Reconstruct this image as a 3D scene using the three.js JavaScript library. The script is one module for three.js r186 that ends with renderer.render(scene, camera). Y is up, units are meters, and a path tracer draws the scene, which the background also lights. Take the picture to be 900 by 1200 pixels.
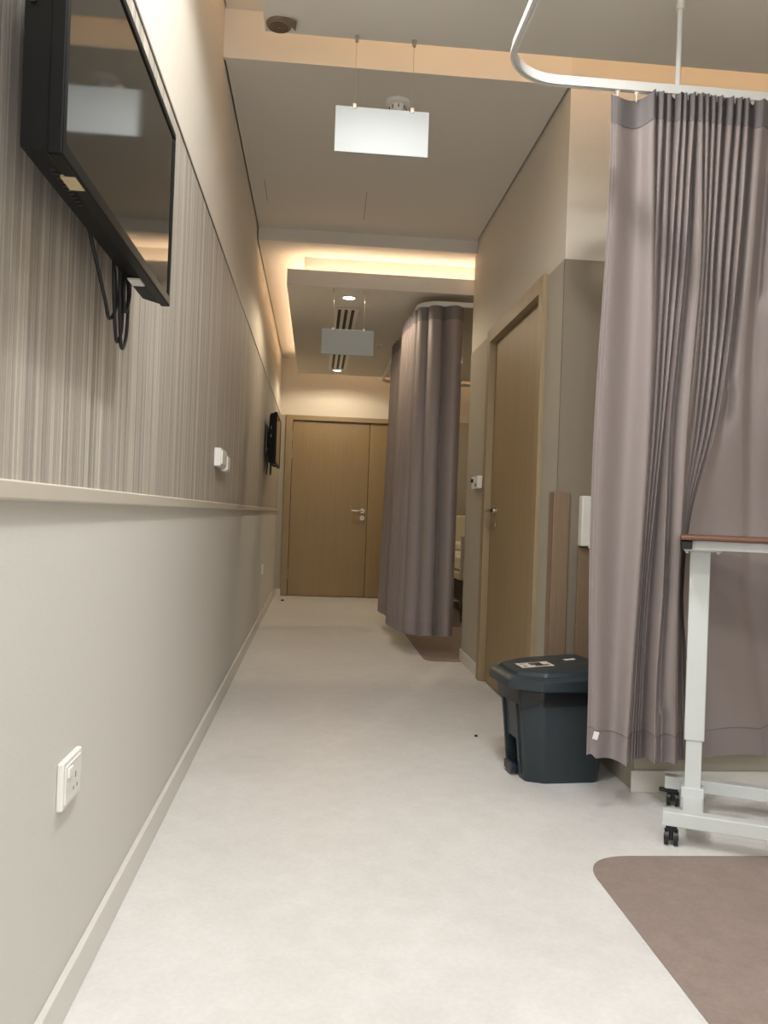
import * as THREE from 'three';
import { RoundedBoxGeometry } from 'three/addons/geometries/RoundedBoxGeometry.js';
import { mergeGeometries, mergeVertices, toCreasedNormals } from 'three/addons/utils/BufferGeometryUtils.js';
import { RectAreaLightUniformsLib } from 'three/addons/lights/RectAreaLightUniformsLib.js';
import { Brush, Evaluator, SUBTRACTION } from 'three-bvh-csg';
RectAreaLightUniformsLib.init();

/* ---------- camera, exposure, main light levels ---------- */
const FOCAL = 955.6, YAW = 0.084, PITCH = 0.0044, ROLL = 0.0359, EYE = 0.95;
const scene = new THREE.Scene();
scene.background = new THREE.Color(0x000000);
const camera = new THREE.PerspectiveCamera(2 * Math.atan(600 / FOCAL) * 180 / Math.PI, 0.75, 0.05, 60);
camera.position.set(0, EYE, 0);
camera.rotation.order = 'YXZ';
camera.rotation.set(PITCH, -YAW, ROLL);
scene.add(camera);
const renderer = new THREE.WebGLRenderer({ antialias: true });
renderer.toneMapping = THREE.LinearToneMapping;
renderer.toneMappingExposure = 2.7;
renderer.shadowMap.enabled = true;
const WARM = new THREE.Color().setRGB(1, 0.68, 0.44);          // cove strips
const SOFTWARM = new THREE.Color().setRGB(1, 0.83, 0.60);      // downlights of the far bay
const NEUTRAL = new THREE.Color().setRGB(0.99, 0.97, 0.94);       // downlights
const PANEL = new THREE.Color().setRGB(0.95, 0.98, 1);        // bed light panels
const DAY = new THREE.Color().setRGB(0.90, 0.96, 1);           // frosted window behind the camera
const COVE_NEAR = 8, COVE_FAR = 6, DOWN_NEAR = 1.7, DOWN_FAR = 0.9, PANEL_NEAR = 9.0, WINDOW = 0.9;

/* ---------- helpers: world x right, y up, d = distance along the corridor (z = -d) ---------- */
function pixelRay(px, py) {
  const a = px - 450, b = py - 600, cr = Math.cos(ROLL), sr = Math.sin(ROLL);
  const u = (cr * a + sr * b) / FOCAL, v = -(-sr * a + cr * b) / FOCAL;
  const cp = Math.cos(PITCH), sp = Math.sin(PITCH), y = cp * v + sp, z1 = -sp * v + cp;
  const cy = Math.cos(YAW), sy = Math.sin(YAW);
  return [cy * u + sy * z1, y, -sy * u + cy * z1];
}
function atDepth(px, py, d) { const r = pixelRay(px, py), t = d / r[2]; return [r[0] * t, EYE + r[1] * t, -d]; }
function atX(px, py, x) { const r = pixelRay(px, py), t = x / r[0]; return [x, EYE + r[1] * t, -r[2] * t]; }
let seed = 7;
const rnd = () => { seed = (seed * 1664525 + 1013904223) >>> 0; return seed / 4294967296; };
const V = (x, y, z) => new THREE.Vector3(x, y, z);
const names = {};
function numbered(n) { names[n] = (names[n] ?? -1) + 1; return names[n] ? n + '_' + String(names[n]).padStart(3, '0') : n; }
function uvMetres(g) {
  if (g.index) g = g.toNonIndexed();
  const p = g.attributes.position, uv = new Float32Array(p.count * 2), A = V(), B = V(), C = V(), N = V();
  for (let i = 0; i < p.count; i += 3) {
    A.fromBufferAttribute(p, i); B.fromBufferAttribute(p, i + 1); C.fromBufferAttribute(p, i + 2);
    N.copy(B).sub(A).cross(C.clone().sub(A));
    const ax = Math.abs(N.x), ay = Math.abs(N.y), az = Math.abs(N.z);
    for (let k = 0; k < 3; k++) {
      const q = [A, B, C][k];
      const [s, t] = ax >= ay && ax >= az ? [q.z, q.y] : ay >= az ? [q.x, q.z] : [q.x, q.y];
      uv[(i + k) * 2] = s; uv[(i + k) * 2 + 1] = t;
    }
  }
  g.setAttribute('uv', new THREE.BufferAttribute(uv, 2));
  return g;
}
function prep(g) {
  const o = uvMetres(g);
  for (const k of Object.keys(o.attributes)) if (!['position', 'normal', 'uv'].includes(k)) o.deleteAttribute(k);
  return o;
}
function join(list) { return list.length === 1 ? prep(list[0]) : mergeGeometries(list.map(prep)); }
function mesh(name, geos, material, parent = scene) {
  const m = new THREE.Mesh(Array.isArray(geos) ? join(geos) : geos, material);
  m.name = parent === scene ? numbered(name) : name;
  m.castShadow = m.receiveShadow = true;
  parent.add(m);
  return m;
}
function thing(name, label, category, [x, y, z] = [0, 0, 0], group) {
  const o = new THREE.Group(); o.name = numbered(name); o.position.set(x, y, z); scene.add(o);
  o.userData = { label, category }; if (group) o.userData.group = group;
  return o;
}
function structure(name, label, category, geos, material) {
  const m = mesh(name, geos, material); m.userData = { kind: 'structure', label, category }; return m;
}
function structGroup(name, label, category, pos) { const g = thing(name, label, category, pos); g.userData.kind = 'structure'; return g; }
const box = (x0, x1, y0, y1, d0, d1) => { const g = new THREE.BoxGeometry(x1 - x0, y1 - y0, d1 - d0); g.translate((x0 + x1) / 2, (y0 + y1) / 2, -(d0 + d1) / 2); return g; };
const rbox = (x0, x1, y0, y1, d0, d1, r = 0.004, s = 2) => { const g = new RoundedBoxGeometry(x1 - x0, y1 - y0, d1 - d0, s, r); g.translate((x0 + x1) / 2, (y0 + y1) / 2, -(d0 + d1) / 2); return g; };
function cyl(a, b, r0, r1 = r0, seg = 20) {
  const d = b.clone().sub(a), g = new THREE.CylinderGeometry(r1, r0, d.length(), seg);
  g.applyQuaternion(new THREE.Quaternion().setFromUnitVectors(V(0, 1, 0), d.clone().normalize()));
  const c = a.clone().add(b).multiplyScalar(0.5); g.translate(c.x, c.y, c.z); return g;
}
function tube(points, r, seg = 60, rad = 8) { return new THREE.TubeGeometry(new THREE.CatmullRomCurve3(points), seg, r, rad, false); }
function shift(g, [x, y, z]) { g.translate(-x, -y, -z); return g; }
// closed loft through rings of equal point counts (bottom to top)
function loft(rings, capBottom = true, capTop = true) {
  const n = rings[0].length, pos = [], idx = [];
  for (const r of rings) for (const p of r) pos.push(p.x, p.y, p.z);
  for (let i = 0; i < rings.length - 1; i++) for (let j = 0; j < n; j++) {
    const a = i * n + j, b = i * n + (j + 1) % n, c = a + n, e = b + n; idx.push(a, b, e, a, e, c);
  }
  const cap = (ring, base, flip) => {
    const m = ring.reduce((s, p) => s.add(p), V()).multiplyScalar(1 / n), k = pos.length / 3; pos.push(m.x, m.y, m.z);
    for (let j = 0; j < n; j++) flip ? idx.push(k, base + (j + 1) % n, base + j) : idx.push(k, base + j, base + (j + 1) % n);
  };
  if (capBottom) cap(rings[0], 0, true);
  if (capTop) cap(rings[rings.length - 1], (rings.length - 1) * n, false);
  const g = new THREE.BufferGeometry();
  g.setAttribute('position', new THREE.Float32BufferAttribute(pos, 3)); g.setIndex(idx); g.computeVertexNormals();
  return toCreasedNormals(g, 0.6);
}

/* ---------- textures ---------- */
function noiseGrid(w, h, cw, ch) {        // tiling value noise
  const g = new Float32Array(cw * ch); for (let i = 0; i < g.length; i++) g[i] = rnd();
  const out = new Float32Array(w * h), s = t => t * t * (3 - 2 * t);
  for (let y = 0; y < h; y++) for (let x = 0; x < w; x++) {
    const fx = x / w * cw, fy = y / h * ch, x0 = Math.floor(fx), y0 = Math.floor(fy), tx = s(fx - x0), ty = s(fy - y0);
    const i = (a, b) => g[(b % ch) * cw + (a % cw)];
    out[y * w + x] = (i(x0, y0) * (1 - tx) + i(x0 + 1, y0) * tx) * (1 - ty) + (i(x0, y0 + 1) * (1 - tx) + i(x0 + 1, y0 + 1) * tx) * ty;
  }
  return out;
}
function dataTex(w, h, fn, rx, ry, srgb) {
  const a = new Uint8Array(w * h * 4);
  for (let i = 0; i < w * h; i++) { const c = fn(i); for (let k = 0; k < 3; k++) a[i * 4 + k] = Math.max(0, Math.min(255, Math.round(c[k] * 255))); a[i * 4 + 3] = 255; }
  const t = new THREE.DataTexture(a, w, h); t.wrapS = t.wrapT = THREE.RepeatWrapping; t.magFilter = THREE.LinearFilter; t.minFilter = THREE.LinearMipmapLinearFilter; t.generateMipmaps = true;
  t.repeat.set(rx, ry); if (srgb) t.colorSpace = THREE.SRGBColorSpace; t.needsUpdate = true; return t;
}
const hexRGB = h => [(h >> 16 & 255) / 255, (h >> 8 & 255) / 255, (h & 255) / 255];
const grain = noiseGrid(256, 256, 128, 128), blotch = noiseGrid(256, 256, 6, 6), mid = noiseGrid(256, 256, 24, 24);
const plasterBump = dataTex(256, 256, i => { const v = 0.5 * grain[i] + 0.5 * mid[i]; return [v, v, v]; }, 2.5, 2.5);
// wallcovering: vertical slub stripes of uneven width
const FW = 1024, FH = 256;
const st1 = noiseGrid(FW, 1, 512, 1), st2 = noiseGrid(FW, 1, 150, 1), st3 = noiseGrid(FW, 1, 34, 1), slub = noiseGrid(FW, FH, 256, 6), weave = noiseGrid(FW, FH, 512, 128);
const stripe = i => { const x = i % FW; return 0.42 * st1[x] + 0.34 * st2[x] + 0.16 * st3[x] + 0.18 * slub[i] + 0.08 * weave[i] - 0.09; };
const fabricMap = dataTex(FW, FH, i => { const s = stripe(i), k = 0.70 + 0.52 * s; const c = hexRGB(0xbbb3a7); return [c[0] * k, c[1] * k, c[2] * k]; }, 1 / 1.3, 1 / 0.9, true);
const fabricBump = dataTex(FW, FH, i => { const s = stripe(i); return [s, s, s]; }, 1 / 1.3, 1 / 0.9);
// floor vinyl: faint mottling with tiny flecks
const fleck = noiseGrid(512, 512, 256, 256), fb = noiseGrid(512, 512, 7, 7), fm = noiseGrid(512, 512, 40, 40);
const floorMap = dataTex(512, 512, i => { const k = 0.955 + 0.03 * fb[i] + 0.03 * fm[i] + 0.03 * (fleck[i] - 0.5); const c = hexRGB(0xe0dedb); return [c[0] * k, c[1] * k, c[2] * k]; }, 0.55, 0.55, true);
const floorRough = dataTex(512, 512, i => { const v = 0.36 + 0.16 * fb[i] + 0.10 * fm[i]; return [v, v, v]; }, 0.55, 0.55);
const inlayMap = dataTex(256, 256, i => { const k = 0.94 + 0.05 * mid[i] + 0.06 * (grain[i] - 0.5); const c = hexRGB(0x9c8b83); return [c[0] * k, c[1] * k, c[2] * k]; }, 1.3, 1.3, true);
// laminate with fine upright grain
const wl = noiseGrid(512, 256, 256, 3), wb = noiseGrid(512, 256, 40, 2), wp = noiseGrid(512, 256, 256, 24);
const woodTex = hex => dataTex(512, 256, i => { const k = 0.93 + 0.05 * wl[i] + 0.03 * wb[i] + 0.04 * wp[i]; const c = hexRGB(hex); return [c[0] * k, c[1] * k, c[2] * k]; }, 1.1, 0.6, true);
const clothTex = dataTex(256, 256, i => { const v = 0.5 * grain[i] + 0.5 * ((i + (i >> 8)) % 2); return [v, v, v]; }, 9, 9);

/* ---------- materials ---------- */
const std = (hex, rough = 0.7, o = {}) => new THREE.MeshStandardMaterial({ color: hex, roughness: rough, ...o });
const M = {
  cream: std(0xdad3c6, 0.85, { bumpMap: plasterBump, bumpScale: 0.0004 }),
  lower: std(0xd7d5ce, 0.75, { bumpMap: plasterBump, bumpScale: 0.0003 }),
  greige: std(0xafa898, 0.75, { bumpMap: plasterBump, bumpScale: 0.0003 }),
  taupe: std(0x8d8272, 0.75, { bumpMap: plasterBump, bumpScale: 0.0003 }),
  fabric: new THREE.MeshStandardMaterial({ map: fabricMap, bumpMap: fabricBump, bumpScale: 0.0012, roughness: 0.7 }),
  ceiling: std(0xe0dcd3, 0.9, { bumpMap: plasterBump, bumpScale: 0.0002 }),
  floor: new THREE.MeshStandardMaterial({ map: floorMap, roughnessMap: floorRough, roughness: 1 }),
  inlay: new THREE.MeshStandardMaterial({ map: inlayMap, roughness: 0.55 }),
  skirting: std(0xd9d6cf, 0.4),
  rail: std(0xcfc7b8, 0.45),
  edge: std(0x6f685e, 0.5),
  door: new THREE.MeshStandardMaterial({ map: woodTex(0x9d8763), roughness: 0.5 }),
  doorFrame: new THREE.MeshStandardMaterial({ map: woodTex(0x9f8b6b), roughness: 0.5 }),
  guard: new THREE.MeshStandardMaterial({ map: woodTex(0x8c7660), roughness: 0.5 }),
  steel: std(0xc9c2b2, 0.28, { metalness: 1 }),
  dark: std(0x17181a, 0.5),
  tvShell: new THREE.MeshPhysicalMaterial({ color: 0x060707, roughness: 0.45, specularIntensity: 0.4 }),
  tvBack: new THREE.MeshPhysicalMaterial({ color: 0x090a0a, roughness: 0.55, specularIntensity: 0.5 }),
  tvScreen: new THREE.MeshPhysicalMaterial({ color: 0x0b0b0b, roughness: 0.06, specularIntensity: 1, ior: 2.1 }),
  white: std(0xeceae4, 0.4),
  sticker: std(0xe8e6de, 0.5),
  sign: std(0xbec4c4, 0.45),
  aluminium: std(0xe9e9e6, 0.32),
  pin: std(0x8f8f8a, 0.6),
  slot: std(0x3a3836, 0.6),
  curtain: new THREE.MeshPhysicalMaterial({ color: 0x908582, roughness: 0.55, sheen: 0.5, sheenRoughness: 0.4, sheenColor: new THREE.Color(0xb5a8a6), side: THREE.DoubleSide, bumpMap: clothTex, bumpScale: 0.0002 }),
  curtainHead: new THREE.MeshPhysicalMaterial({ color: 0x767070, roughness: 0.7, sheen: 0.3, sheenRoughness: 0.5, side: THREE.DoubleSide, bumpMap: clothTex, bumpScale: 0.0002 }),
  curtainHem: new THREE.MeshPhysicalMaterial({ color: 0x8c8180, roughness: 0.5, sheen: 0.5, sheenRoughness: 0.4, side: THREE.DoubleSide, bumpMap: clothTex, bumpScale: 0.0002 }),
  bin: std(0x2b343a, 0.42, { bumpMap: plasterBump, bumpScale: 0.0002 }),
  liner: std(0x16191c, 0.3),
  tableSteel: std(0xd3d7d5, 0.35),
  tableTop: new THREE.MeshStandardMaterial({ map: woodTex(0x704a37), roughness: 0.4 }),
  caster: std(0x15171b, 0.4),
  mattress: std(0xe7e0d0, 0.8),
  bedPlastic: std(0xd9cfb8, 0.5),
  bedDark: std(0x2a2622, 0.5),
  disc: std(0x7d6c54, 0.6),
};
const glow = (color, k) => new THREE.MeshStandardMaterial({ color: 0x222222, emissive: color, emissiveIntensity: k, roughness: 0.6 });

/* ---------- dimensions read from the photograph ---------- */
const XL = -0.44, XR = 1.008, XE = 3.6;
const D_BACK = -2.6, D_PERP = 3.35, D_HEAD = 2.82, X_HEAD = 1.163, D_BLOCK = 5.407, D_FAR = 9.327;
const H_SOFFIT = 2.786, H_CEIL1 = 2.985, H_CEIL2 = 2.704, H_BAND = 2.055, H_SK = 0.078;

/* ================= SETTING ================= */
structure('floor', 'pale grey speckled vinyl floor of the corridor and bays', 'floor', [box(XL - 0.15, XE + 0.15, -0.1, 0, D_BACK - 0.15, D_FAR + 0.15)], M.floor);
function inlay(label, x0, x1, d0, d1, r, farCorner) {
  const s = new THREE.Shape();
  if (farCorner) { s.moveTo(x1, d0); s.lineTo(x0, d0); s.lineTo(x0, d1 - r); s.quadraticCurveTo(x0, d1, x0 + r, d1); s.lineTo(x1, d1); }
  else { s.moveTo(x1, d1); s.lineTo(x0, d1); s.lineTo(x0, d0 + r); s.quadraticCurveTo(x0, d0, x0 + r, d0); s.lineTo(x1, d0); }
  s.closePath();
  const g = new THREE.ExtrudeGeometry(s, { depth: 0.0025, bevelEnabled: false, curveSegments: 16 });
  g.rotateX(-Math.PI / 2);
  return structure('floor_inlay', label, 'floor', [g], M.inlay);
}
inlay('taupe vinyl floor inlay with a rounded corner beside the overbed table', 0.785, XE, -1.6, 2.267, 0.15, true);
inlay('taupe vinyl floor inlay under the curtain of the bay with the bed', 0.755, XE, 5.33, 9.2, 0.10, false);
{ // inlay 2 must not pass through the block wall: its hidden strip lies under that wall
}
// left wall
const wl0 = structure('wall_left', 'long left wall painted pale beige above and below a striped wallcovering', 'wall', [box(XL - 0.15, XL, 0, 3.1, D_BACK - 0.15, D_FAR)], M.lower);
mesh('upper_paint', [box(XL, XL + 0.002, H_BAND, H_CEIL1, D_BACK, D_PERP), box(XL, XL + 0.002, H_BAND, H_SOFFIT + 0.01, D_PERP, D_BLOCK), box(XL, XL + 0.002, H_BAND, H_CEIL2 + 0.01, D_BLOCK, D_FAR)], M.cream, wl0);
mesh('wallcovering', [box(XL, XL + 0.005, 0.98, H_BAND - 0.004, D_BACK, D_FAR)], M.fabric, wl0).userData.label = 'grey beige wallcovering with uneven upright stripes';
mesh('edge_strip', [box(XL, XL + 0.008, H_BAND - 0.004, H_BAND + 0.004, D_BACK, D_FAR)], M.edge, wl0);
structure('trim_1', 'pale chair rail along the bottom of the striped wallcovering', 'trim', [rbox(XL, XL + 0.016, 0.953, 0.982, D_BACK, D_FAR - 0.001, 0.004)], M.rail);
const sk = (name, label, a) => structure(name, label, 'baseboard', [rbox(...a, 0.003)], M.skirting);
sk('baseboard_left', 'low pale skirting at the foot of the long left wall', [XL, XL + 0.014, 0, H_SK, D_BACK, D_FAR - 0.001]);
// far wall with double door opening
const FX0 = -0.365, FX1 = 1.02;
const wf = structure('wall_far', 'far corridor wall with a wooden double door', 'wall', [box(XL, FX0, 0, 3.1, D_FAR, D_FAR + 0.15), box(FX1, XE, 0, 3.1, D_FAR, D_FAR + 0.15), box(FX0, FX1, 2.057, 3.1, D_FAR, D_FAR + 0.15)], M.cream);
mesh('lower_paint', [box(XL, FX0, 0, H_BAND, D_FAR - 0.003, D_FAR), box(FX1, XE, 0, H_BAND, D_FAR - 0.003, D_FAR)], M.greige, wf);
sk('baseboard_far', 'short skirting between the double door and the left wall', [XL + 0.014, FX0, 0, H_SK, D_FAR - 0.014, D_FAR - 0.003]);
// block of the closed room on the right
const DO0 = 3.60, DO1 = 4.80, DOH = 2.066;
const wr = structure('wall_right', 'right corridor wall around the single wooden door', 'wall', [box(XR, XR + 0.14, 0, 3.1, D_PERP + 0.14, DO0), box(XR, XR + 0.14, 0, 3.1, DO1, D_BLOCK - 0.14), box(XR, XR + 0.14, DOH, 3.1, DO0, DO1)], M.cream);
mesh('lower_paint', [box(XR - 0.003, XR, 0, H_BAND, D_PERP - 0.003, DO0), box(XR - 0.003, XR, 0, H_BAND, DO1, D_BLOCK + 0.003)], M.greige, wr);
sk('baseboard_right', 'skirting beside the single wooden door toward the far bay', [XR - 0.014, XR - 0.003, 0, H_SK, DO1, D_BLOCK]);
const wp0 = structure('wall_pillar', 'narrow wall return above the dark pedal bin', 'wall', [box(XR, X_HEAD, 0, 3.1, D_PERP, D_PERP + 0.14)], M.cream);
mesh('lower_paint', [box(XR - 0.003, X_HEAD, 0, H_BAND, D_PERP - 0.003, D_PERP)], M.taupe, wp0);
const wh = structure('wall_headwall', 'headwall behind the large grey curtain and overbed table', 'wall', [box(X_HEAD, XE, 0, 3.1, D_PERP, D_PERP + 0.14)], M.cream);
mesh('lower_paint', [box(X_HEAD, XE, 1.2, H_BAND, D_PERP - 0.003, D_PERP)], M.taupe, wh);
mesh('boxed_panel', [box(X_HEAD, XE, 0, 1.2, D_HEAD, D_PERP)], M.greige, wh);
sk('baseboard_headwall', 'pale skirting under the large curtain behind the overbed table', [X_HEAD - 0.014, XE, 0, H_SK, D_HEAD - 0.014, D_HEAD - 0.003]);
structure('wall_bay', 'back of the closed room facing the bay with the bed', 'wall', [box(XR, XE, 0, 3.1, D_BLOCK - 0.14, D_BLOCK)], M.cream);
structure('wall_outer', 'outer side wall of both bays', 'wall', [box(XE, XE + 0.15, 0, 3.1, D_BACK - 0.15, D_FAR + 0.15)], M.cream);
const WX0 = -0.25, WX1 = 1.45, WY0 = 0.9, WY1 = 2.35;
structure('wall_back', 'wall with a frosted window at the back of the near bay', 'wall', [box(XL, WX0, 0, 3.1, D_BACK - 0.15, D_BACK), box(WX1, XE, 0, 3.1, D_BACK - 0.15, D_BACK), box(WX0, WX1, 0, WY0, D_BACK - 0.15, D_BACK), box(WX0, WX1, WY1, 3.1, D_BACK - 0.15, D_BACK)], M.cream);
{
  const t = structGroup('window_1', 'frosted daylight window in the back wall of the near bay', 'window', [(WX0 + WX1) / 2, WY0, -D_BACK]);
  const w = (WX1 - WX0) / 2, h = WY1 - WY0, b = (x0, x1, y0, y1) => box(x0, x1, y0, y1, -0.09, -0.03);
  mesh('window_frame', [b(-w, w, 0, 0.05), b(-w, w, h - 0.05, h), b(-w, -w + 0.05, 0.05, h - 0.05), b(w - 0.05, w, 0.05, h - 0.05), b(-0.03, 0.03, 0.05, h - 0.05)], M.white, t);
  for (const s of [-1, 1]) mesh('pane', [box(s < 0 ? -w + 0.05 : 0.03, s < 0 ? -0.03 : w - 0.05, 0.05, h - 0.05, -0.064, -0.056)], glow(DAY, 1.0), t);
  mesh('window_sill', [rbox(-w, w, -0.03, 0, -0.15, 0.06, 0.004)], M.white, t);
  const l = new THREE.RectAreaLight(DAY, WINDOW, 2 * w - 0.1, h - 0.1); l.position.set(0, h / 2, 0.02); t.add(l);   // faces -z, into the room
}
// ceilings, each stopping a few millimetres short of the walls (shadow gap)
const G = 0.009;
structure('ceiling', 'roof slab above the suspended ceilings', 'ceiling', [box(XL - 0.15, XE + 0.15, 3.1, 3.2, D_BACK - 0.15, D_FAR + 0.15)], M.ceiling);
structure('ceiling_near', 'upper ceiling of the near bay around the dropped raft', 'ceiling', [box(XL + G, XE - G, H_CEIL1, H_CEIL1 + 0.05, D_BACK + G, D_PERP)], M.ceiling);
structure('ceiling_corridor', 'plain lower soffit over the corridor between the bays', 'ceiling', [box(XL + G, XR - G, H_SOFFIT, 3.09, D_PERP + 0.02, D_BLOCK - 0.09), box(XL, XR, H_SOFFIT, 3.1, D_PERP, D_PERP + 0.02)], M.ceiling);
structure('ceiling_far', 'upper ceiling of the far bay washed by warm cove light', 'ceiling', [box(XL + G, XE - G, H_CEIL2, 3.09, D_BLOCK - 0.09, D_FAR - G)], M.ceiling);
const seam = (a, b, i) => mesh('ceiling_seam', [cyl(V(a[0], H_SOFFIT, -a[1]), V(b[0], H_SOFFIT, -b[1]), 0.0016, 0.0016, 6)], M.edge);
for (const [a, b, l] of [[[-0.346, 4.55], [-0.35, 4.86], 'short dark seam in the corridor soffit beside the left wall'], [[0.227, 4.63], [0.234, 5.07], 'longer dark seam in the middle of the corridor soffit']]) { const s = seam(a, b); s.userData = { kind: 'structure', label: l, category: 'seam' }; }

/* ---------- dropped ceiling rafts with warm cove strips ---------- */
function raft(label, x0, x1, y0, d0, d1, lip, top, strips) {
  const set = 0.11, r = structure('ceiling_raft', label, 'ceiling', [box(x0, x1, y0, y0 + lip - 0.035, d0, d1)], M.ceiling);
  const t = 0.02, z = y0 + lip;
  mesh('fascia', [box(x0, x0 + t, y0 + lip - 0.035, z, d0, d1), box(x1 - t, x1, y0 + lip - 0.035, z, d0, d1), box(x0 + t, x1 - t, y0 + lip - 0.035, z, d0, d0 + t), box(x0 + t, x1 - t, y0 + lip - 0.035, z, d1 - t, d1)], M.ceiling, r);
  mesh('core', [box(x0 + set, x1 - set, y0 + lip - 0.035, top, d0 + set, d1 - set)], M.ceiling, r);
  const yb = y0 + lip - 0.035, c = t + 0.045;
  const lines = { left: [x0 + c, x0 + c, d0 + set, d1 - set], far: [x0 + set, x1 - set, d1 - c, d1 - c], near: [x0 + set, x1 - set, d0 + c, d0 + c], right: [x1 - c, x1 - c, d0 + set, d1 - set] };
  for (const [side, power, lab] of strips) {
    const [ax, bx, ad, bd] = lines[side], L = Math.hypot(bx - ax, bd - ad), alongX = ax !== bx;
    const g = thing('led_strip', lab, 'led strip', [(ax + bx) / 2, yb, -(ad + bd) / 2], 'warm cove strips on the ceiling rafts');
    const b = new THREE.BoxGeometry(alongX ? L : 0.03, 0.006, alongX ? 0.03 : L); b.translate(0, 0.003, 0);
    mesh('diffuser', [b], glow(WARM, 1.2), g);
    const l = new THREE.RectAreaLight(WARM, power, alongX ? L : 0.03, alongX ? 0.03 : L);
    l.position.set(0, 0.009, 0); l.rotation.x = Math.PI / 2; g.add(l);
  }
  return r;
}
raft('dropped grey ceiling raft of the near bay with glowing edge', -0.249, 3.3, 2.73, -2.2, 3.05, 0.10, H_CEIL1,
  [['left', COVE_NEAR, 'warm cove strip on the near raft along the left wall'], ['far', COVE_NEAR, 'warm cove strip on the near raft facing the corridor soffit'], ['right', COVE_NEAR, 'warm cove strip on the near raft along the outer wall'], ['near', COVE_NEAR, 'warm cove strip on the near raft along the back wall']]);
raft('dropped grey ceiling raft of the far bay with downlights and air slots', -0.246, 3.3, 2.48, 5.51, 8.99, 0.105, H_CEIL2,
  [['left', COVE_FAR, 'warm cove strip on the far raft along the left wall'], ['far', COVE_FAR, 'warm cove strip on the far raft above the double door'], ['near', COVE_FAR, 'warm cove strip on the far raft facing the corridor soffit'], ['right', COVE_FAR, 'warm cove strip on the far raft along the outer wall']]);

/* ---------- lamps ---------- */
function downlight(label, x, d, y, power, tint = NEUTRAL, group) {
  const t = thing('downlight', label, 'downlight', [x, y, -d], group);
  const ring = new THREE.LatheGeometry([[0.040, 0.0], [0.043, -0.004], [0.058, -0.005], [0.060, -0.001], [0.060, 0.0]].map(p => new THREE.Vector2(...p)), 32);
  mesh('trim_ring', [ring], M.white, t);
  const g = new THREE.CylinderGeometry(0.041, 0.041, 0.002, 32); g.translate(0, -0.001, 0);
  mesh('lens', [g], glow(NEUTRAL, 5), t);
  const l = new THREE.SpotLight(tint, power, 0, 1.48, 0.2, 2);
  l.position.set(0, -0.012, 0); l.target.position.set(0, -1, 0); l.castShadow = true; l.shadow.radius = 2; l.shadow.mapSize.set(1024, 1024);
  t.add(l, l.target);
}
function panelLight(label, x, d, y, w, h, power) {
  const t = thing('panel_light', label, 'ceiling light', [x, y, -d]);
  const W = w / 2 + 0.02, Hh = h / 2 + 0.02;
  mesh('frame', [box(-W, W, -0.01, 0, -Hh, -Hh + 0.02), box(-W, W, -0.01, 0, Hh - 0.02, Hh), box(-W, -W + 0.02, -0.01, 0, -Hh + 0.02, Hh - 0.02), box(W - 0.02, W, -0.01, 0, -Hh + 0.02, Hh - 0.02)], M.white, t);
  mesh('diffuser', [box(-w / 2, w / 2, -0.006, 0, -h / 2, h / 2)], glow(PANEL, 1.0), t);
  const l = new THREE.RectAreaLight(PANEL, power, w, h); l.position.set(0, -0.012, 0); l.rotation.x = -Math.PI / 2; t.add(l);
}
downlight('round white downlight in front of the air slots of the far raft', 0.183, 5.764, 2.48, DOWN_FAR, SOFTWARM);
downlight('round white downlight nearest to the double door', 0.177, 8.706, 2.48, DOWN_FAR, SOFTWARM);
downlight('round white downlight over the hospital bed', 1.7, 7.3, 2.48, DOWN_FAR, SOFTWARM);
downlight('round white downlight over the corridor beside the wall television', 0.25, 2.0, 2.73, DOWN_NEAR);
downlight('round white downlight at the start of the corridor near the frosted window', 0.18, -0.3, 2.73, DOWN_NEAR);
panelLight('square white ceiling panel light over the corridor beside the large curtain', 0.20, 1.05, 2.73, 0.6, 0.6, PANEL_NEAR);
panelLight('square white ceiling panel light at the back of the near bay', 0.9, -1.0, 2.73, 0.6, 0.6, PANEL_NEAR);

/* ================= DOORS ================= */
function leverHandle(parent, origin, out, along, s = 1) {
  // out: unit vector away from the leaf, along: direction of the lever
  const h = mesh('handle', [cyl(origin.clone(), origin.clone().addScaledVector(out, 0.008), 0.026 * s, 0.026 * s, 24), cyl(origin.clone(), origin.clone().addScaledVector(out, 0.05), 0.010, 0.010, 16),
    tube([origin.clone().addScaledVector(out, 0.046), origin.clone().addScaledVector(out, 0.052).addScaledVector(along, 0.02), origin.clone().addScaledVector(out, 0.052).addScaledVector(along, 0.07), origin.clone().addScaledVector(out, 0.048).addScaledVector(along, 0.125)], 0.0095, 20, 12)], M.steel, parent);
  h.userData.label = 'brushed steel lever handle';
  const k = origin.clone().add(V(0, -0.082, 0));
  mesh('keyhole_plate', [cyl(k, k.clone().addScaledVector(out, 0.007), 0.024 * s, 0.024 * s, 24)], M.steel, parent);
  mesh('keyhole', [cyl(k, k.clone().addScaledVector(out, 0.009), 0.007, 0.007, 12)], M.dark, parent);
}
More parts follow.
